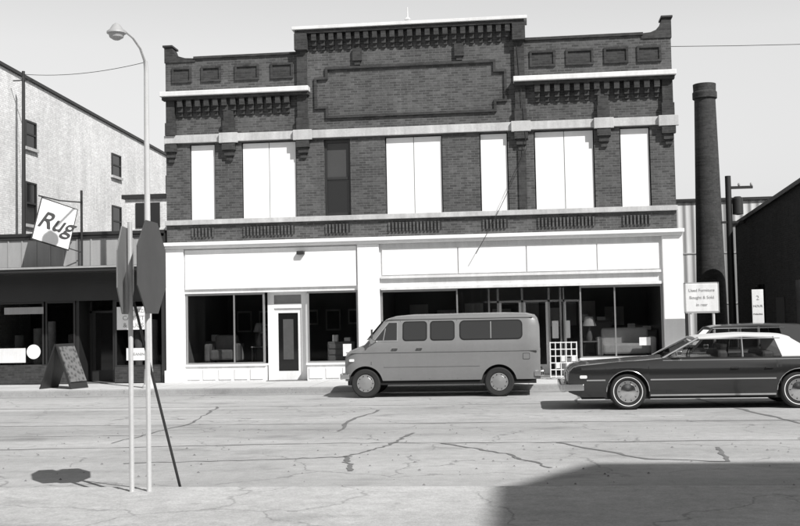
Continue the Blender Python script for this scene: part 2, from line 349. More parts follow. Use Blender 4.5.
for a_,b_ in ((-4.06,-1.9),(1.47,3.70)):
    fr+=[(a_,a_+.04,.05,.12,.67,2.66),(b_-.04,b_,.05,.12,.67,2.66),(a_+.04,b_-.04,.05,.12,2.60,2.66),(a_+.04,b_-.04,.05,.12,.67,.71)]
fr+=[(2.40,2.44,.05,.12,.71,2.60)]
for x in (-1.1,.95): fr+=[(x,x+.05,1.3,1.36,.17,2.66)]
for x in (-.85,-.15,.62): fr+=[(x,x+.06,1.5,1.56,.17,2.66)]
fr+=[(-1.2,1.0,1.5,1.57,2.25,2.31)]
boxes('right_window_frames',fr,mFrame,B)
boxes('right_window_glass',[(-4.02,-1.94,.08,.088,.71,2.6),(1.51,2.40,.08,.088,.71,2.6),(2.44,3.66,.08,.088,.71,2.6)],mGlass,B)
meshobj('entry_side_glass',[(-1.9,.1,.65),(-1.1,1.33,.65),(-1.1,1.33,2.65),(-1.9,.1,2.65),(1.47,.1,.65),(.97,1.33,.65),(.97,1.33,2.65),(1.47,.1,2.65)],[(0,1,2,3),(4,5,6,7)],mGlass,B)
meshobj('entry_side_bulkhead',[(-1.9,.1,.17),(-1.1,1.33,.17),(-1.1,1.33,.65),(-1.9,.1,.65),(1.47,.1,.17),(.97,1.33,.17),(.97,1.33,.65),(1.47,.1,.65)],[(0,1,2,3),(4,5,6,7)],mWhiteOld,B)
boxes('right_shop_doors',[(-.79,-.72,1.51,1.55,.17,2.25),(-.22,-.15,1.51,1.55,.17,2.25),(-.72,-.22,1.51,1.55,.17,.45),(-.09,-.02,1.51,1.55,.17,2.25),(.55,.62,1.51,1.55,.17,2.25),(-.02,.55,1.51,1.55,.17,.45)],mWhiteOld,B)
boxes('right_shop_door_glass',[(-.72,-.22,1.525,1.53,.45,2.2),(-.02,.55,1.525,1.53,.45,2.2)],mGlass,B)
boxes('entry_posters',[(.72,.90,1.2,1.21,1.2,1.7),(-1.0,-.87,1.29,1.3,1.3,1.8)],mWhiteOld,B)
def sofa(x,y,z,w,mat):
    S=empty('sofa',(x,y,z))
    boxes('seat',[(-w/2,w/2,-.35,.35,.12,.42)],mat,S,.06); boxes('backrest',[(-w/2,w/2,.2,.42,.3,.85)],mat,S,.07)
    boxes('arms',[(-w/2-.16,-w/2,-.36,.42,.08,.6),(w/2,w/2+.16,-.36,.42,.08,.6)],mat,S,.05)
    boxes('legs',[(sx*w/2-.03,sx*w/2+.03,sy*.28-.03,sy*.28+.03,0,.12) for sx in (-1,1) for sy in (-1,1)],mDark,S)
mCloth=M('sofa_fabric',.6,.9,.2,3,.2); mCloth2=M('armchair_fabric',.2,.9,.3,6,.3)
box('display_platform',1.5,3.8,.3,1.8,.17,.62,mIntFloor,B); box('display_platform_left',-9.7,-7.45,.3,1.8,.17,.62,mIntFloor,B); box('display_platform_right',-6.15,-4.75,.3,1.5,.17,.62,mIntFloor,B); box('display_platform_mid',-4.0,-1.9,.3,1.6,.17,.62,mIntFloor,B)
sofa(2.75,.85,.62,1.3,mCloth); sofa(-8.9,1.1,.62,.7,mCloth2); sofa(-3.1,1.0,.62,1.1,mCloth2)
def lampobj(x,y,z,m):
    S=empty('table_lamp',(x,y,z)); lathe('lamp_base',[(.08,0),(.1,.1),(.05,.28),(.02,.34),(.02,.45)],mCloth2,S,'Z',(0,0,0),16); lathe('lamp_shade',[(.19,.42),(.11,.68)],m,S,'Z',(0,0,0),20)
def table(x,y,z,w,h):
    S=empty('side_table',(x,y,z)); boxes('top',[(-w/2,w/2,-.25,.25,h-.04,h)],mCloth2,S,.01); boxes('legs',[(sx*(w/2-.04)-.02,sx*(w/2-.04)+.02,sy*.2-.02,sy*.2+.02,0,h-.04) for sx in (-1,1) for sy in (-1,1)],mDark,S)
for x,y,m in ((1.75,.75,mCloth),(-7.85,1.2,mCloth2)): table(x,y,.62,.42,.5); lampobj(x,y,1.12,m)
def cabinet(x,y,z,w,h):
    S=empty('display_cabinet',(x,y,z)); boxes('case',[(-w/2,w/2,0,.4,0,h)],mCloth2,S,.015); boxes('drawers',[(-w/2+.04,w/2-.04,-.02,0,.06+i*(h-.08)/3,.02+(i+1)*(h-.08)/3) for i in range(3)],mIntWall,S,.01); boxes('goods',[(-w/3,-w/8,.05,.25,h,h+.2),(w/10,w/3,.05,.2,h,h+.12)],mWhiteOld,S,.02)
cabinet(-5.35,.8,.62,.8,.6); cabinet(-9.3,2.2,.17,1.0,1.1); cabinet(3.3,2.3,.17,1.0,1.2); cabinet(-7.9,2.6,.17,.9,1.3); cabinet(2.0,3.0,.17,1.1,1.5)
S=empty('picture_display'); boxes('frames',[(-9.6+i*.75,-9.1+i*.75,5.2,5.29,1.5+.2*(i%2),2.2) for i in range(6)]+[(-3.8+i*.9,-3.2+i*.9,5.2,5.29,1.5,2.3-.2*(i%2)) for i in range(8)],mWhiteOld,S); boxes('prints',[(-9.55+i*.75,-9.15+i*.75,5.18,5.199,1.56+.2*(i%2),2.14) for i in range(6)],mCloth2,S)
def poster(name,x,y,z,w,h,lines,mat=mWhite,rot=0,ink=None):
    S=empty(name,(x,y,z),rot); box('card',-w/2,w/2,0,.01,-h/2,h/2,mat,S)
    for i,l in enumerate(lines):
        text('lettering',l,(0,-.006,h/2-h*(i+.6)/(len(lines)+.2)),min(h/(len(lines)+.6),w*1.3/max(3,len(l))),ink or mInk,S)
poster('window_poster',-5.05,.04,1.0,.24,.34,[],mWhiteOld); poster('window_poster',3.2,.04,1.1,.3,.22,[],mWhiteOld)
# ------------------------------------------------------------------ low left building
Lb=empty('low_shop_building')
lx0,lx1=-32,-10.32
boxes('upper_wall',[(lx0,lx1,0,.3,2.75,4.45)],mPanel,Lb)
boxes('siding_battens',[(lx1-.1-i*.42-.02,lx1-.1-i*.42+.02,-.025,0,3.55,4.4) for i in range(48)],mPanel,Lb)
boxes('parapet_cap',[(lx0,lx1,-.08,.34,4.45,4.55),(lx0,lx1,-.05,0,4.36,4.45)],mDarkMetal,Lb,.01)
boxes('building_mass',[(lx0,lx1,4.5,13,0,4.2),(lx0,lx1,.3,4.5,3.2,4.2)],mBrickD,Lb)
boxes('interior_floor',[(lx0,lx1,.02,4.5,0,.17)],mIntFloor,Lb)
boxes('canopy',[(lx0,lx1+.02,-1.3,0,3.34,3.50)],mDarkMetal,Lb,.02)
boxes('canopy_edge_strip',[(lx0,lx1+.02,-1.34,-1.3,3.44,3.49)],mPanel,Lb)
boxes('transom_band',[(lx0,lx1,-.02,.0,2.55,3.34)],mDark,Lb)
boxes('bulkhead',[(-32,-13.05,.02,.3,.15,.72),(-11.85,-10.35,.02,.3,.15,.62)],mBrickD,Lb)
fr=[]
for a_,b_ in ((-15.6,-14.0),(-13.95,-13.05),(-11.85,-10.4),(-18.5,-15.65)):
    fr+=[(a_,a_+.05,.05,.12,.65,2.55),(b_-.05,b_,.05,.12,.65,2.55),(a_,b_,.045,.125,.62,.67),(a_,b_,.045,.125,2.5,2.55)]
    boxes('window_glass',[(a_+.05,b_-.05,.08,.088,.67,2.5)],mGlass,Lb)
fr+=[(-12.95,-12.88,.9,.97,.17,2.55),(-12.0,-11.93,.9,.97,.17,2.55),(-12.95,-11.93,.9,.97,2.2,2.26)]
boxes('window_frames',fr,mDarkMetal,Lb)
boxes('entry_door',[(-12.88,-12.78,.92,.96,.17,2.2),(-12.10,-12.0,.92,.96,.17,2.2),(-12.78,-12.1,.92,.96,.17,.5)],mDarkMetal,Lb); box('entry_door_glass',-12.78,-12.1,.93,.94,.5,2.2,mGlassDark,Lb)
boxes('entry_side_walls',[(-13.05,-12.95,.1,.97,.17,2.7),(-11.93,-11.85,.1,.97,.17,2.7)],mDark,Lb)
boxes('pilaster',[(-10.42,-10.3,-.05,.3,.15,4.45)],mDark,Lb)
poster('window_poster',-11.28,.03,2.02,1.0,.66,['ROOM SIZE','CARPET','& RUGS'],mWhite,0,mInkSoft); poster('window_poster',-11.15,.03,.98,.7,.35,['CLEANING'],mWhite,0,mInkSoft)
poster('window_poster',-14.95,.03,1.0,.8,.42,[],mWhiteOld); poster('window_poster',-14.6,.03,2.3,1.2,.2,[],mPanel)
lathe('round_window_sign',[(.21,0),(.21,.01)],mWhite,Lb,'Y',(-14.3,.02,1.1),28)
for i,x in enumerate((-15.2,-14.7,-14.2,-13.6,-11.5,-11.1)):
    S=empty('rug_roll',(x,1.0+.2*(i%2),.17)); lathe('roll',[(.13,0),(.14,.02),(.14,1.4+.2*(i%3)),(.05,1.42+.2*(i%3))],M('rug_pile_%d'%i,.15+.12*(i%3),.9,.3,8,.3),S,'Z',(0,0,0),16)
R=empty('hanging_shop_sign',(-12.75,-.2,4.45),math.radians(38))
prism('sign_panel',[(-1.38,-.12),(-.38,-.42),(-.12,.72),(-1.10,1.02)],-.04,.04,mWhite,R)
prism('sign_panel_edge',[(-1.41,-.15),(-.36,-.46),(-.09,.74),(-1.11,1.06)],-.03,.03,mDarkMetal,R)
tube('sign_bracket',[(.05,0,.95),(-.6,0,.98),(-1.2,0,1.1)],.02,mDarkMetal,R); tube('sign_post',[(.02,0,-.9),(.02,0,1.3)],.035,mDarkMetal,R)
tube('sign_stay',[(.02,0,-.5),(-.38,0,-.38)],.015,mDarkMetal,R)
for i in range(3): text('sign_script_%d'%i,'Rug',(-.75+.012*i,-.048-.001*i,.30+.008*i),.66,mInk,R,(math.pi/2,math.radians(16),0),.35)
Q=empty('rooftop_outbuilding'); boxes('walls',[(-14.3,-10.6,7.5,11,4.2,6.35)],mBrickW,Q); boxes('roof',[(-14.4,-10.5,7.4,11.1,6.35,6.5)],mDarkMetal,Q); boxes('window',[(-13.9,-13.0,7.46,7.5,5.3,6.2),(-12.7,-11.8,7.46,7.5,5.3,6.2)],mGlassDark,Q)
T=empty('roof_mast',(-16.0,3,4.2)); tube('mast',[(0,0,0),(0,0,5.9)],[.07,.05],mDarkMetal,T); tube('mast_arm',[(-.35,0,5.6),(.35,0,5.6)],.02,mDarkMetal,T)
# ------------------------------------------------------------------ whitewashed brick building
W=empty('whitewashed_brick_building')
def quadprism(name,x0,x1,prof,mat,parent):
    n=len(prof); V=[(x0,y,z) for y,z in prof]+[(x1,y,z) for y,z in prof]
    return meshobj(name,V,[tuple(range(n)),tuple(range(n,2*n))]+[(i,(i+1)%n,n+(i+1)%n,n+i) for i in range(n)],mat,parent)
quadprism('walls',-34,-16.5,[(.5,0),(.5,10.25),(26,9.38),(26,0)],mBrickW,W)
quadprism('parapet_cap',-34,-16.42,[(.4,10.26),(.4,10.36),(26.1,9.48),(26.1,9.38)],mDarkMetal,W)
for k,(ya,yb,za,zb_) in enumerate(((4.12,4.95,7.84,8.75),(4.12,4.95,5.25,6.68),(11.85,12.85,7.86,8.77),(11.85,12.85,5.4,6.65),(18.6,19.6,7.86,8.7))):
    box('window_%d'%k,-16.51,-16.485,ya,yb,za,zb_,mGlassDark,W)
    boxes('window_frame_%d'%k,[(-16.485,-16.45,ya,ya+.07,za,zb_),(-16.485,-16.45,yb-.07,yb,za,zb_),(-16.485,-16.45,ya+.07,yb-.07,(za+zb_)/2-.03,(za+zb_)/2+.03),(-16.485,-16.45,ya+.07,yb-.07,zb_-.06,zb_)],mDarkMetal,W)
    box('sill_%d'%k,-16.5,-16.4,ya-.08,yb+.08,za-.1,za,mStone,W)
# ------------------------------------------------------------------ right background
mCorr,nt,bb=newmat('corrugated_white_metal'); co=N(nt,'ShaderNodeTexCoord').outputs['Object']
sp=N(nt,'ShaderNodeSeparateXYZ'); nt.links.new(co,sp.inputs[0])
sn=math_(nt,'SINE',math_(nt,'MULTIPLY',math_(nt,'ADD',sp.outputs[0],sp.outputs[1]),18.0))
v=math_(nt,'MULTIPLY',math_(nt,'ADD',math_(nt,'MULTIPLY',sn,.08),.55),centred(nt,noise(nt,mapped(nt,co,(2,2,.3)),1,5),.3))
nt.links.new(v,bb.inputs['Base Color']); bb.inputs['Roughness'].default_value=.6
bp=N(nt,'ShaderNodeBump'); bp.inputs['Strength'].default_value=.8; bp.inputs['Distance'].default_value=.04; nt.links.new(sn,bp.inputs['Height']); nt.links.new(bp.outputs[0],bb.inputs['Normal'])
G=empty('corrugated_warehouse'); boxes('walls',[(3.0,10.9,18.5,34,0,6.7)],mCorr,G); boxes('eave',[(2.9,11.0,18.38,34.1,6.7,6.82)],mDarkMetal,G); boxes('girt_seams',[(3.0,10.9,18.47,18.5,4.4,4.45),(3.0,10.9,18.47,18.5,2.2,2.25)],mPanel,G)
boxes('loading_door',[(5.0,7.0,18.46,18.5,0,2.9)],mDark,G)
Ch=empty('brick_chimney',(7.62,16,0))
lathe('shaft',[(.64,0),(.60,2.5),(.43,10.7)],mBrickC,Ch,'Z',(0,0,0),28); lathe('cap',[(.43,10.7),(.50,10.75),(.50,11.0),(.46,11.05),(.47,11.35),(.36,11.35),(.36,11.1)],mBrickC,Ch,'Z',(0,0,0),28)
D=empty('dark_brick_warehouse')
quadprism('walls',8.3,30,[(1.0,0),(1.0,5.75),(14,5.2),(14,0)],mBrickC,D)
quadprism('roof_edge',8.2,30.1,[(.9,5.76),(.9,5.9),(14.1,5.34),(14.1,5.2)],mDarkMetal,D)
boxes('side_door',[(8.27,8.3,6,7.2,0,2.3)],mDark,D); boxes('side_window',[(8.27,8.3,3,4.4,1.4,2.8),(8.27,8.3,9,10.4,1.4,2.8)],mGlassDark,D)
U=empty('utility_pole',(7.72,12,0)); tube('pole',[(0,0,0),(0,0,7.0)],[.15,.11],mDark,U); lathe('transformer',[(.05,0),(.2,.03),(.2,.62),(.12,.7)],mDarkMetal,U,'Z',(.32,-.05,5.5),18)
boxes('crossarm',[(-.1,.9,-.06,.06,6.5,6.6),(-.3,.7,-.06,.06,5.2,5.28)],mDark,U)
for x in (-.05,.4,.85): lathe('insulator',[(.03,0),(.05,.05),(.03,.12)],mPanel,U,'Z',(x,0,6.6),10)
S=empty('lot_sign',(4.60,-.9,0)); boxes('panel',[(-.42,.42,-.06,.06,1.87,2.62)],mWhiteOld,S,.02); tube('post_a',[(-.3,0,.1),(-.3,0,1.85)],.035,mPole,S); tube('post_b',[(.3,0,.1),(.3,0,1.85)],.035,mPole,S)
boxes('panel_frame',[(-.44,.44,-.05,.05,2.62,2.65),(-.44,.44,-.05,.05,1.84,1.87),(-.45,-.42,-.05,.05,1.84,2.65),(.42,.45,-.05,.05,1.84,2.65)],mPanel,S)
for i,l in enumerate(('Used Furniture','Bought & Sold','in rear')): text('faded_lettering_%d'%i,l,(0,-.064,2.44-i*.19),.11,mInkSoft,S)
S=empty('traffic_sign',(5.72,-2.45,.15)); tube('post',[(0,0,0),(0,0,2.25)],.03,mGalv,S); boxes('plate',[(-.14,.14,-.045,-.03,1.4,2.25)],mWhiteOld,S,.01)
for i,l in enumerate(('2','HOUR','PARKING')): text('faded_lettering_%d'%i,l,(0,-.049,2.04-i*.2),(.16,.08,.055)[i],mInkSoft,S)
S=empty('wire_rack',(.95,-1.0,.15)); rk=[]
for i in range(6): rk.append([(-.35+i*.14,0,.05),(-.35+i*.14,0,1.0)])
for i in range(6): rk.append([(-.35,0,.08+i*.18),(.35,0,.08+i*.18)])
for i,p in enumerate(rk): tube('bar_%d'%i,p,.016,mWhiteOld,S,6)
tube('leg_a',[(-.35,.35,0),(-.35,0,.9)],.018,mWhiteOld,S,6); tube('leg_b',[(.35,.35,0),(.35,0,.9)],.018,mWhiteOld,S,6)
boxes('leaflets',[(-.2+.14*i,-.1+.14*i,-.03,-.018,.3+.18*(i%2),.44+.18*(i%2)) for i in range(4)],mWhiteOld,S)
S=empty('sandwich_board',(-12.5,-2.0,.15),math.radians(-14))
mRug,nt,bb=newmat('patterned_rug'); co=N(nt,'ShaderNodeTexCoord').outputs['Object']; ch=N(nt,'ShaderNodeTexVoronoi'); ch.inputs['Scale'].default_value=9; nt.links.new(co,ch.inputs['Vector'])
nt.links.new(maprange(nt,ch.outputs['Distance'],0,.6,.02,.16),bb.inputs['Base Color']); bb.inputs['Roughness'].default_value=.95
def slab(name,a,b_,w,t,mat,parent):
    (ax,az),(bx,bz)=a,b_; d=Vector((bx-ax,0,bz-az)).normalized(); n2=Vector((-d.z,0,d.x))*t
    V=[]
    for y in (-w/2,w/2):
        for q in (Vector((ax,y,az)),Vector((bx,y,bz))): V+=[q+n2,q-n2]
    return meshobj(name,V,[(0,1,3,2),(4,6,7,5),(0,4,5,1),(2,3,7,6),(0,2,6,4),(1,5,7,3)],mat,parent)
slab('board_left',(-.5,0),(.0,1.2),.75,.02,mDark,S); slab('board_right',(.5,0),(.02,1.2),.75,.02,mDark,S); slab('rug_panel',(.46,.18),(.07,1.12),.66,.035,mRug,S)
# ------------------------------------------------------------------ street lamp
S=empty('street_lamp',(-10.0,-2.35,.15))
lathe('base',[(.17,0),(.17,.05),(.13,.1),(.11,.5)],mPole,S,'Z',(0,0,0),16)
tube('pole',[(0,0,.1),(0,0,8.55),(0,-.06,8.75)],[.10,.06,.055],mPole,S,14)
tube('arm',[(0,0,8.4),(0,-.12,8.75),(0,-.45,9.0),(0,-1.0,9.14),(0,-1.9,9.18)],[.045,.04,.035,.03,.03],mPole,S,10)
lathe('lamp_head',[(.03,0),(.10,-.05),(.17,-.16),(.24,-.22),(.24,-.26),(.10,-.28)],mGalv,S,'Z',(0,-2.15,9.22),20)
lathe('lamp_lens',[(.20,-.26),(.17,-.36),(.08,-.42)],mPanel,S,'Z',(0,-2.15,9.22),20)
# ------------------------------------------------------------------ stop signs near camera
def octa(parent,R_,mat,z):
    V=[]
    for t in (-.006,.006):
        for k in range(8):
            a_=math.pi/8+k*math.pi/4; V.append((t,R_*math.cos(a_),z+R_*math.sin(a_)))
    return meshobj('plate',V,[tuple(range(8)),tuple(range(8,16))]+[(i,(i+1)%8,8+(i+1)%8,8+i) for i in range(8)],mat,parent)
S=empty('stop_sign',(-4.18,-19.4,.1),math.radians(10)); tube('post',[(0,0,0),(0,0,2.85)],.026,mPole,S,8); o=octa(S,.50,mSignL,2.33); o.location=(-.05,0,0)
boxes('bolts',[(-.01,.01,-.02,.02,2.1,2.14),(-.01,.01,-.02,.02,2.55,2.59)],mGalv,S)
S=empty('stop_sign',(-4.0,-19.38,.1),math.radians(2)); tube('post',[(0,0,0),(0,0,2.85)],.026,mPole,S,8); o=octa(S,.53,mSign,2.36); o.location=(.05,0,0)
S=empty('leaning_pole',(-3.80,-18.9,.0)); tube('pole',[(0,0,0),(-.36,-.45,2.1)],.016,mDarkMetal,S,8); lathe('foot',[(.06,0),(.05,.04),(.03,.06)],mDarkMetal,S,'Z',(0,0,0),12)
# ------------------------------------------------------------------ vehicles
def loft(name,us,sec,mat,parent,split=30):
    V=[];Fc=[];n=None
    for u in us:
        h=sec(u); ringp=[(-y,z) for y,z in h]+[(y,z) for y,z in reversed(h[:-1])]; n=len(ringp)
        V+=[(u,y,z) for y,z in ringp]
    for i in range(len(us)-1):
        for k in range(n-1): Fc.append((i*n+k,i*n+k+1,(i+1)*n+k+1,(i+1)*n+k))
    Fc.append(tuple(range(n))); Fc.append(tuple((len(us)-1)*n+k for k in range(n)))
    return meshobj(name,V,Fc,mat,parent,smooth=True,split=split)
def stations(L,knots,arches,r):
    s=set([0,L])
    for k in knots: s.add(round(k,4))
    for c in arches:
        for i in range(17):
            s.add(round(c+r*math.cos(math.pi*i/16),4))
        s.add(round(c-r-.002,4)); s.add(round(c+r+.002,4))
    x=0
    while x<L: s.add(round(x,4)); x+=.15
    return sorted(v for v in s if 0<=v<=L)
def wheel(parent,u,y,r,side,wt=.2,white=False):
    s=side
    lathe('tyre',[(r*.62,s*-.0),(r*.66,s*.015),(r*.9,s*.02),(r*.97,s*.0),(r,s*-.04),(r,s*-(wt-.03)),(r*.93,s*-wt),(r*.5,s*-wt)],mTyre,parent,'Y',(u,y,r),40)
    if white: lathe('whitewall',[(r*.76,s*.0215),(r*.80,s*.0235)],mWhiteOld,parent,'Y',(u,y,r),40,caps=False)
    lathe('rim',[(r*.60,s*.016),(r*.56,s*.005),(r*.45,s*.012),(r*.42,s*.022),(r*.26,s*.03),(r*.10,s*.04),(r*.02,s*.042)],mChrome if white else mFrame,parent,'Y',(u,y,r),32)
    for i in range(10):
        a_=2*math.pi*i/10; lathe('rim_slot',[(r*.035,s*.018),(r*.03,s*.030)],mUnder,parent,'Y',(u+r*.50*math.cos(a_),y,r+r*.50*math.sin(a_)),8)
def side_poly(name,parent,pts,wf,side,off,mat,th=.0):
    V=[(u,side*(wf(z)+off),z) for u,z in pts]; n=len(V); V+=[(u,side*(wf(z)+off-.03),z) for u,z in pts]
    return meshobj(name,V,[tuple(range(n)),tuple(range(n,2*n))]+[(i,(i+1)%n,n+(i+1)%n,n+i) for i in range(n)],mat,parent)
def roundrect(a,b_,z0,z1,r=.06,k=4):
    P=[]
    for cx,cz,s in ((b_-r,z1-r,0),(a+r,z1-r,1),(a+r,z0+r,2),(b_-r,z0+r,3)):
        for i in range(k+1):
            t=math.pi/2*(s+i/k); P.append((cx+r*math.cos(t),cz+r*math.sin(t)))
    return P
VN=empty('van',(-4.31,-4.0,0))
vzt=[(0,.96),(.03,1.04),(.1,1.10),(.25,1.16),(.46,1.24),(.52,1.30),(.92,1.78),(1.02,1.85),(1.2,1.90),(1.6,1.93),(3.7,1.94),(4.3,1.92),(4.5,1.87),(4.56,1.80),(4.60,1.64)]
VW=lambda z: lerp([(.3,.88),(.5,.93),(.8,.95),(1.2,.945),(1.3,.93),(1.9,.80)],z)
arch=(.50,3.64); AR=.41; VL=4.60
def vzb(u):
    zb=.40
    for c in arch:
        if abs(u-c)<AR: zb=max(zb,.34+math.sqrt(AR*AR-(u-c)**2))
    return zb
def vsec(u):
    zt=lerp(vzt,u); zb=min(vzb(u),zt-.2); zs=zt-.11; f=1.0
    if u<.35: f=1-.14*((.35-u)/.35)**2.2
    if u>4.32: f=1-.10*((u-4.32)/.28)**2.2
    P=[]
    for t in (0,.03,.15,.3,.45,.6,.75,.9,1):
        z=zb+(zs-zb)*t; P.append((VW(z)*f,z))
    w=VW(zs)*f
    P+=[(w-.02,zt-.06),(w-.06,zt-.025),(w-.14,zt-.003),(w-.3,zt+.012),(w*.3,zt+.02),(0,zt+.022)]
    return P
loft('body',stations(VL,[k[0] for k in vzt],arch,AR),vsec,mVan,VN)
box('underbody',.1,4.5,-.86,.86,.30,.50,mUnder,VN)
boxes('wheel_wells',[(c-AR-.03,c+AR+.03,-.80,.80,.3,.9) for c in (.5,3.64)],mUnder,VN)
for sd in (-1,1):
    for c in arch: wheel(VN,c,sd*.90,.345,sd)
    wl=[[(.74,1.35),(1.26,1.35),(1.26,1.76),(1.07,1.76)],roundrect(1.42,1.95,1.35,1.76),roundrect(2.07,2.60,1.35,1.76),roundrect(2.76,4.18,1.35,1.76,.09)]
    wo=[[(.69,1.32),(1.285,1.32),(1.285,1.785),(1.055,1.785)],roundrect(1.395,1.975,1.325,1.785,.08),roundrect(2.045,2.625,1.325,1.785,.08),roundrect(2.735,4.205,1.325,1.785,.11)]
    for i in range(4):
        side_poly('window_trim_%d'%i,VN,wo[i],VW,sd,.004,mUnder if i else mFrame); side_poly('window_%d'%i,VN,wl[i],VW,sd,.009,mVanGlass)
    side_poly('vent_bar',VN,[(.93,1.35),(.95,1.35),(1.0,1.63),(.98,1.63)],VW,sd,.012,mFrame)
    side_poly('rear_window_divider',VN,[(3.46,1.36),(3.48,1.36),(3.48,1.75),(3.46,1.75)],VW,sd,.012,mFrame)
    side_poly('drip_rail',VN,[(1.0,1.83),(4.45,1.83),(4.45,1.845),(1.0,1.845)],lambda z:.812,sd,.02,mVan)
    for i,(u,z0) in enumerate(((.64,.78),(1.335,.43),(2.01,.43),(2.67,.43))): side_poly('door_gap_%d'%i,VN,[(u,z0),(u+.010,z0),(u+.010,1.80 if i else 1.28),(u,1.80 if i else 1.28)],VW,sd,.003,mUnder)
    side_poly('body_crease',VN,[(.05,1.06),(4.55,1.06),(4.55,1.085),(.05,1.085)],VW,sd,.012,mVan)
    side_poly('body_crease_lower',VN,[(.95,.72),(3.2,.72),(3.2,.735),(.95,.735)],VW,sd,.008,mVan)
    side_poly('door_handle_a',VN,roundrect(1.14,1.28,1.13,1.16,.012),VW,sd,.03,mChrome); side_poly('door_handle_b',VN,roundrect(1.72,1.86,1.13,1.16,.012),VW,sd,.03,mChrome)
    side_poly('marker_lamp',VN,roundrect(.12,.24,.86,.92,.02),VW,sd,.0,mWhiteOld)
    side_poly('fuel_door',VN,roundrect(4.2,4.36,.86,1.0,.02),VW,sd,.004,mUnder); side_poly('fuel_door_face',VN,roundrect(4.208,4.352,.868,.992,.02),VW,sd,.008,mVan)
    tube('mirror_arm',[(.78,sd*.92,1.32),(.70,sd*1.08,1.38),(.70,sd*1.08,1.55)],.012,mChrome,VN,6); box('mirror',.675,.705,sd*1.08-.07,sd*1.08+.07,1.38,1.62,mChrome,VN,.01)
    lathe('headlight',[(.10,0),(.10,-.03)],mChrome,VN,'Z',(0,0,0),20).matrix_local=Matrix.Translation((-.01,sd*.6,.82))@Matrix.Rotation(math.radians(-90),4,'Y')
    box('tail_light',4.55,4.61,sd*.80-.05,sd*.80+.05,.85,1.1,M('tail_red',.08,.3),VN,.01)
meshobj('windshield',[(.53,-.80,1.345),(.53,.80,1.345),(.90,.70,1.785),(.90,-.70,1.785)],[(0,1,2,3)],mVanGlass,VN).location=(-.012,0,.012)
boxes('grille',[(-.012,.0,-.48,.48,.70,.94)],mDark,VN); boxes('grille_bars',[(-.02,-.012,-.46,.46,.72+i*.055,.74+i*.055) for i in range(4)],mChrome,VN)
boxes('bumpers',[(-.12,-.04,-.90,.90,.44,.58),(4.61,4.68,-.90,.90,.46,.60)],mChrome,VN,.03); boxes('bumper_ends',[(-.06,.12,-.93,-.88,.45,.57),(-.06,.12,.88,.93,.45,.57),(4.46,4.63,-.93,-.88,.47,.59),(4.46,4.63,.88,.93,.47,.59)],mChrome,VN,.015)
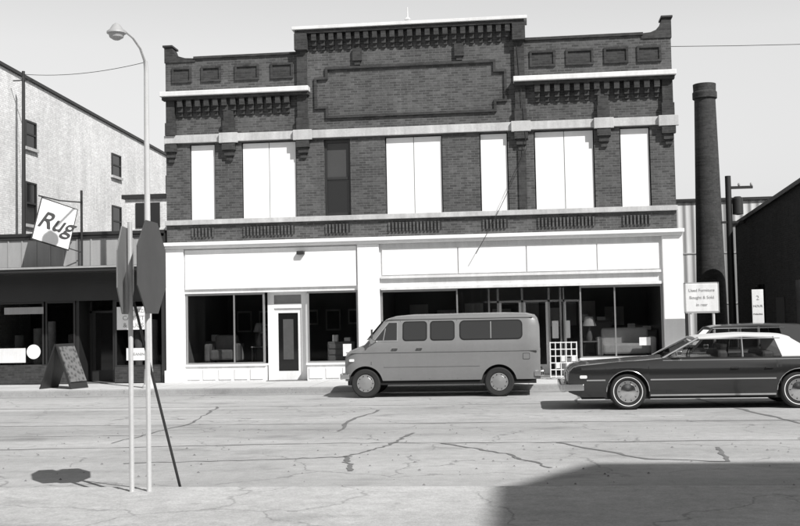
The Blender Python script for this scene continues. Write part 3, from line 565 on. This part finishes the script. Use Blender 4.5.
def sedan(name,loc,L,W,zt_k,w_k,zb0,arches,AR,gh,paint,roofmat,wr,white=False):
    E=empty(name,loc); wf=lambda z: lerp(w_k,z)
    def sec(u):
        zt=lerp(zt_k,u); zb=zb0
        for c in arches:
            if abs(u-c)<AR: zb=max(zb,wr+math.sqrt(AR*AR-(u-c)**2))
        if u<.25: zb=max(zb,zb0+.10*(.25-u)/.25)
        if u>L-.5: zb=max(zb,zb0+.12*(u-L+.5)/.5)
        zb=min(zb,zt-.08); zs=zt-.05; f=1
        if u<.5: f=1-.07*((.5-u)/.5)**2.5
        if u>L-.5: f=1-.09*((u-L+.5)/.5)**2.5
        P=[]
        for t in (0,.04,.15,.3,.45,.6,.75,.9,1):
            z=zb+(zs-zb)*t; P.append((wf(z)*f,z))
        w=wf(zs)*f; P+=[(w-.025,zt-.018),(w-.07,zt-.004),(w-.2,zt-.002),(w*.55,zt+.004),(w*.3,zt+.02),(0,zt+.025)]
        return P
    loft('body',stations(L,[k[0] for k in zt_k],arches,AR),sec,paint,E,28)
    box('underbody',.25,L-.3,-W+.12,W-.12,zb0-.04,.5,mUnder,E)
    boxes('wheel_wells',[(c-AR-.02,c+AR+.02,-W+.14,W-.14,.2,.74) for c in arches],mUnder,E)
    a0,a1,b0,r0,r1,c1,zbelt,zroof,hb,hr=gh
    hw=lambda z: hb+(hr-hb)*(z-zbelt)/(zroof-zbelt)
    rk=[(a1-.05,zroof-.035),(a1+.1,zroof),((a1+r1)/2,zroof+.035),(r1-.1,zroof+.005),(r1+.05,zroof-.04)]
    def rsec(u):
        z=lerp(rk,u); w=hr
        return [(w,z-.045),(w+.005,z-.02),(w-.03,z+.005),(w-.12,z+.02),(w*.5,z+.035),(0,z+.04)]
    loft('roof',[a1-.05+i*(r1-a1+.1)/14 for i in range(15)],rsec,roofmat,E,40)
    for sd in (-1,1):
        tube('a_pillar',[(a0,sd*hb,zbelt-.02),(a1,sd*hr,zroof-.02)],[.03,.026],mChrome if white else paint,E,8)
        tube('b_pillar',[(b0,sd*hb,zbelt-.02),(b0+.02,sd*hr,zroof-.02)],[.022,.02],mChrome if white else paint,E,8)
        side_poly('c_pillar',E,[(r0,zbelt-.01),(c1,zbelt-.01),(r1+.05,zroof-.05),(r1-.02,zroof),(r0-.12,zroof)],hw,sd,.012,roofmat)
        side_poly('drip_rail',E,[(a1,zroof-.045),(r0,zroof-.045),(r0,zroof-.03),(a1,zroof-.03)],hw,sd,.02,mChrome)
        V=[(a0+.04,sd*hb,zbelt),(r0,sd*hb,zbelt),(r0-.10,sd*hr,zroof-.03),(a1+.03,sd*hr,zroof-.03)]
        meshobj('side_glass',V,[(0,1,2,3)],mCarGlass,E)
        side_poly('belt_trim',E,[(a0,zbelt-.06),(c1,zbelt-.06),(c1,zbelt-.048),(a0,zbelt-.048)],wf,sd,.004,mChrome)
        for nm,ua,ub in (('rub_strip_a',.35,arches[0]-AR-.02),('rub_strip_b',arches[0]+AR+.02,arches[1]-AR-.02),('rub_strip_c',arches[1]+AR+.02,L-.45)):
            if ub>ua: side_poly(nm,E,[(ua,.57),(ub,.57),(ub,.595),(ua,.595)],wf,sd,.008,mChrome)
        side_poly('rocker_trim',E,[(arches[0]+AR+.02,zb0+.01),(arches[1]-AR-.02,zb0+.01),(arches[1]-AR-.02,zb0+.045),(arches[0]+AR+.02,zb0+.045)],wf,sd,.006,mChrome)
        for u in (a0+.05,b0,r0-.05): side_poly('door_gap',E,[(u,zb0+.08),(u+.009,zb0+.08),(u+.009,zbelt-.06),(u,zbelt-.06)],wf,sd,.003,mUnder)
        for u in (b0-.25,r0-.35): side_poly('door_handle',E,roundrect(u,u+.16,.78,.805,.012),wf,sd,.03,mChrome)
        side_poly('marker_lamp',E,roundrect(.22,.36,.62,.68,.02),wf,sd,.0,mWhiteOld)
        for c in arches:
            wheel(E,c,sd*(W-.06),wr,sd,.2,white)
            tube('arch_lip',[(c+AR*math.cos(math.pi*i/14),sd*(wf(wr+AR*math.sin(math.pi*i/14))+.004),wr+AR*math.sin(math.pi*i/14)) for i in range(15)],.007,mChrome if white else paint,E,6)
        box('mirror',a0+.25,a0+.36,sd*(W-.03)-.07,sd*(W-.03)+.07,zbelt+.03,zbelt+.13,mChrome,E,.02)
        boxes('headlights',[(-.03,.02,sd*.62-.19,sd*.62+.19,.56,.72)],mChrome,E,.01)
    meshobj('windshield',[(a0,-hb,zbelt),(a0,hb,zbelt),(a1,hr,zroof-.02),(a1,-hr,zroof-.02)],[(0,1,2,3)],mCarGlass,E)
    meshobj('rear_glass',[(c1,-hb+.05,zbelt),(c1,hb-.05,zbelt),(r1+.03,hr-.05,zroof-.03),(r1+.03,-hr+.05,zroof-.03)],[(0,1,2,3)],mCarGlass,E)
    boxes('grille',[(-.02,.02,-.42,.42,.52,.72)],mChrome,E); boxes('grille_slots',[(-.025,-.02,-.4+i*.1,-.34+i*.1,.54,.70) for i in range(8)],mDark,E)
    boxes('bumpers',[(-.17,-.03,-W+.05,W-.05,.36,.52),(L+.02,L+.14,-W+.08,W-.08,.38,.54)],mChrome,E,.04)
    boxes('bumper_ends',[(-.10,.30,s*(W-.045)-.03,s*(W-.045)+.03,.38,.51) for s in (-1,1)]+[(L-.35,L+.08,s*(W-.06)-.03,s*(W-.06)+.03,.40,.53) for s in (-1,1)],mChrome,E,.02)
    boxes('tail_lights',[(L-.02,L+.02,s*.65-.2,s*.65+.2,.58,.72) for s in (-1,1)],M(name+'_tail',.08,.3),E)
    boxes('cabin_tub',[(a0+.1,c1-.2,-hb+.05,hb-.05,.5,zbelt-.06)],mDark,E)
    boxes('seats',[(b0-.45,b0-.25,-hb+.12,hb-.12,.6,zbelt+.12),(r0-.35,r0-.12,-hb+.12,hb-.12,.6,zbelt+.10)],mSeat,E,.06)
    pts=[(a0+.55+.17*math.cos(t*.5236)*.25,-.38+.19*math.sin(t*.5236),zbelt-.0+.17*math.cos(t*.5236)) for t in range(13)]
    tube('steering_wheel',pts,.012,mDark,E,6)
    return E
sedan('sedan_car',(.78,-7.95,0),5.70,.985,[(0,.66),(.02,.76),(.10,.84),(.25,.88),(.7,.92),(1.5,.97),(1.85,1.0),(3.5,1.0),(4.75,1.0),(5.2,.97),(5.5,.93),(5.66,.86),(5.70,.74)],
      [(.2,.86),(.3,.92),(.5,.97),(.7,.985),(.82,.975),(.95,.93),(1.02,.9)],.25,(1.14,4.36),.41,(1.82,2.54,3.34,4.08,4.24,4.81,1.0,1.38,.84,.66),mCar,mVinyl,.355,True)
sedan('compact_car',(2.75,-4.05,0),4.1,.82,[(0,.62),(.03,.74),(.12,.82),(.5,.88),(.95,.96),(1.05,1.0),(3.9,1.02),(4.05,.98),(4.1,.8)],
      [(.2,.72),(.3,.77),(.6,.82),(.85,.81),(1.02,.76)],.25,(.75,3.2),.35,(1.0,1.5,2.1,3.1,3.55,3.95,1.0,1.52,.72,.60),mCar2,mCar2,.30,False)
# ------------------------------------------------------------------ cables
def cable(name,a,b_,sag,r=.012,mat=mDark):
    a=Vector(a);b_=Vector(b_); tube(name,[a.lerp(b_,i/14)-Vector((0,0,sag*4*(i/14)*(1-i/14))) for i in range(15)],r,mat,None,5)
cable('overhead_cable',(-16,3,10.0),(-10,-2.3,8.9),.15,.009)
cable('overhead_cable',(4.1,.2,9.25),(30,2,10.6),.5,.009)
cable('service_cable',(.12,-.2,6.5),(-1.35,-.3,3.6),.12,.009)
cable('service_cable',(-.12,-.12,9.9),(.12,-.2,6.5),.0,.009)
# ------------------------------------------------------------------ buildings behind the camera (corner one casts the shadow; unseen row added to block sky light)
K=empty('corner_building')
def shadow_src(sx,sy,yb=-34.0):
    z=(sy-yb)/.769; return (sx+.707*z,z)
p1=shadow_src(-.45,-18.87); p2=shadow_src(.72,-16.6)
poly=[(p1[0],0),(p1[0],p1[1]),(p2[0],p2[1]),(48,p2[1]+.4),(48,0)]
prism('walls',poly,-50,-34,mBrick,K)
boxes('windows',[(p1[0]+1.5+i*3,p1[0]+2.9+i*3,-34,-33.97,2+j*3.6,4.1+j*3.6) for i in range(10) for j in range(4)],mGlassDark,K)
K=empty('added_brick_row'); boxes('walls',[(-60,-22,-48,-35,0,9.0),(-22,p1[0]-.05,-48,-35,0,7.5)],mBrick,K)
boxes('shop_windows',[(-58+i*5,-54.5+i*5,-35,-34.96,.7,3.0) for i in range(13)],mGlassDark,K); boxes('upper_windows',[(-58+i*3,-56.8+i*3,-35,-34.96,4.6,6.4) for i in range(22)],mGlassDark,K)
boxes('cornice',[(-60,-22,-35,-34.7,8.6,9.1),(-21.9,p1[0]-.05,-35,-34.7,7.1,7.6)],mStone,K)
# ------------------------------------------------------------------ light
sd=Vector((-1.59,1.73,-2.25)).normalized()
sun=bpy.data.lights.new('sun','SUN'); sun.energy=5.0; sun.angle=math.radians(.5); sun.color=(1,.99,.975)
so=bpy.data.objects.new('sun',sun); so.rotation_euler=sd.to_track_quat('-Z','Y').to_euler(); so.location=(10,-30,30); link(so)
w=bpy.data.worlds.new('World'); scene.world=w; w.use_nodes=True; nt=w.node_tree
bg=nt.nodes['Background']; sky=nt.nodes.new('ShaderNodeTexSky'); sky.sky_type='NISHITA'; sky.sun_disc=False
sky.sun_elevation=math.asin(-sd.z); sky.sun_rotation=math.atan2(1.59,-1.73); sky.dust_density=3.0; sky.air_density=1.0
# black-and-white film response of the sky; added falloff darkens the zenith to keep shadows deep
sep=nt.nodes.new('ShaderNodeSeparateColor'); nt.links.new(sky.outputs[0],sep.inputs[0])
s1=math_(nt,'MULTIPLY',sep.outputs['Green'],.5); s2=math_(nt,'MULTIPLY',sep.outputs['Blue'],.5); sm=math_(nt,'POWER',math_(nt,'ADD',s1,s2),.4)
tc=nt.nodes.new('ShaderNodeTexCoord'); sx=nt.nodes.new('ShaderNodeSeparateXYZ'); nt.links.new(tc.outputs['Generated'],sx.inputs[0])
zenith_falloff=maprange(nt,sx.outputs[2],.24,.66,1.0,.26)
sm=math_(nt,'MULTIPLY',math_(nt,'MULTIPLY',sm,zenith_falloff),3.9)
cmb=nt.nodes.new('ShaderNodeCombineColor')
for i in range(3): nt.links.new(sm,cmb.inputs[i])
nt.links.new(cmb.outputs[0],bg.inputs['Color']); bg.inputs['Strength'].default_value=.12
# ------------------------------------------------------------------ camera
a=math.radians(6.5); p=math.radians(2.86); r_=math.radians(1.15)
cam=bpy.data.cameras.new('camera'); co_=bpy.data.objects.new('camera',cam)
co_.matrix_world=Matrix.Translation((0,-30.7,1.87))@Matrix.Rotation(a,4,'Z')@Matrix.Rotation(math.radians(90)+p,4,'X')@Matrix.Rotation(-r_,4,'Z')
cam.lens=49.5; cam.sensor_width=36; cam.sensor_fit='HORIZONTAL'; cam.clip_end=2000; cam.clip_start=.1
link(co_); scene.camera=co_
scene.view_settings.view_transform='Standard'; scene.view_settings.look='None'; scene.view_settings.exposure=0
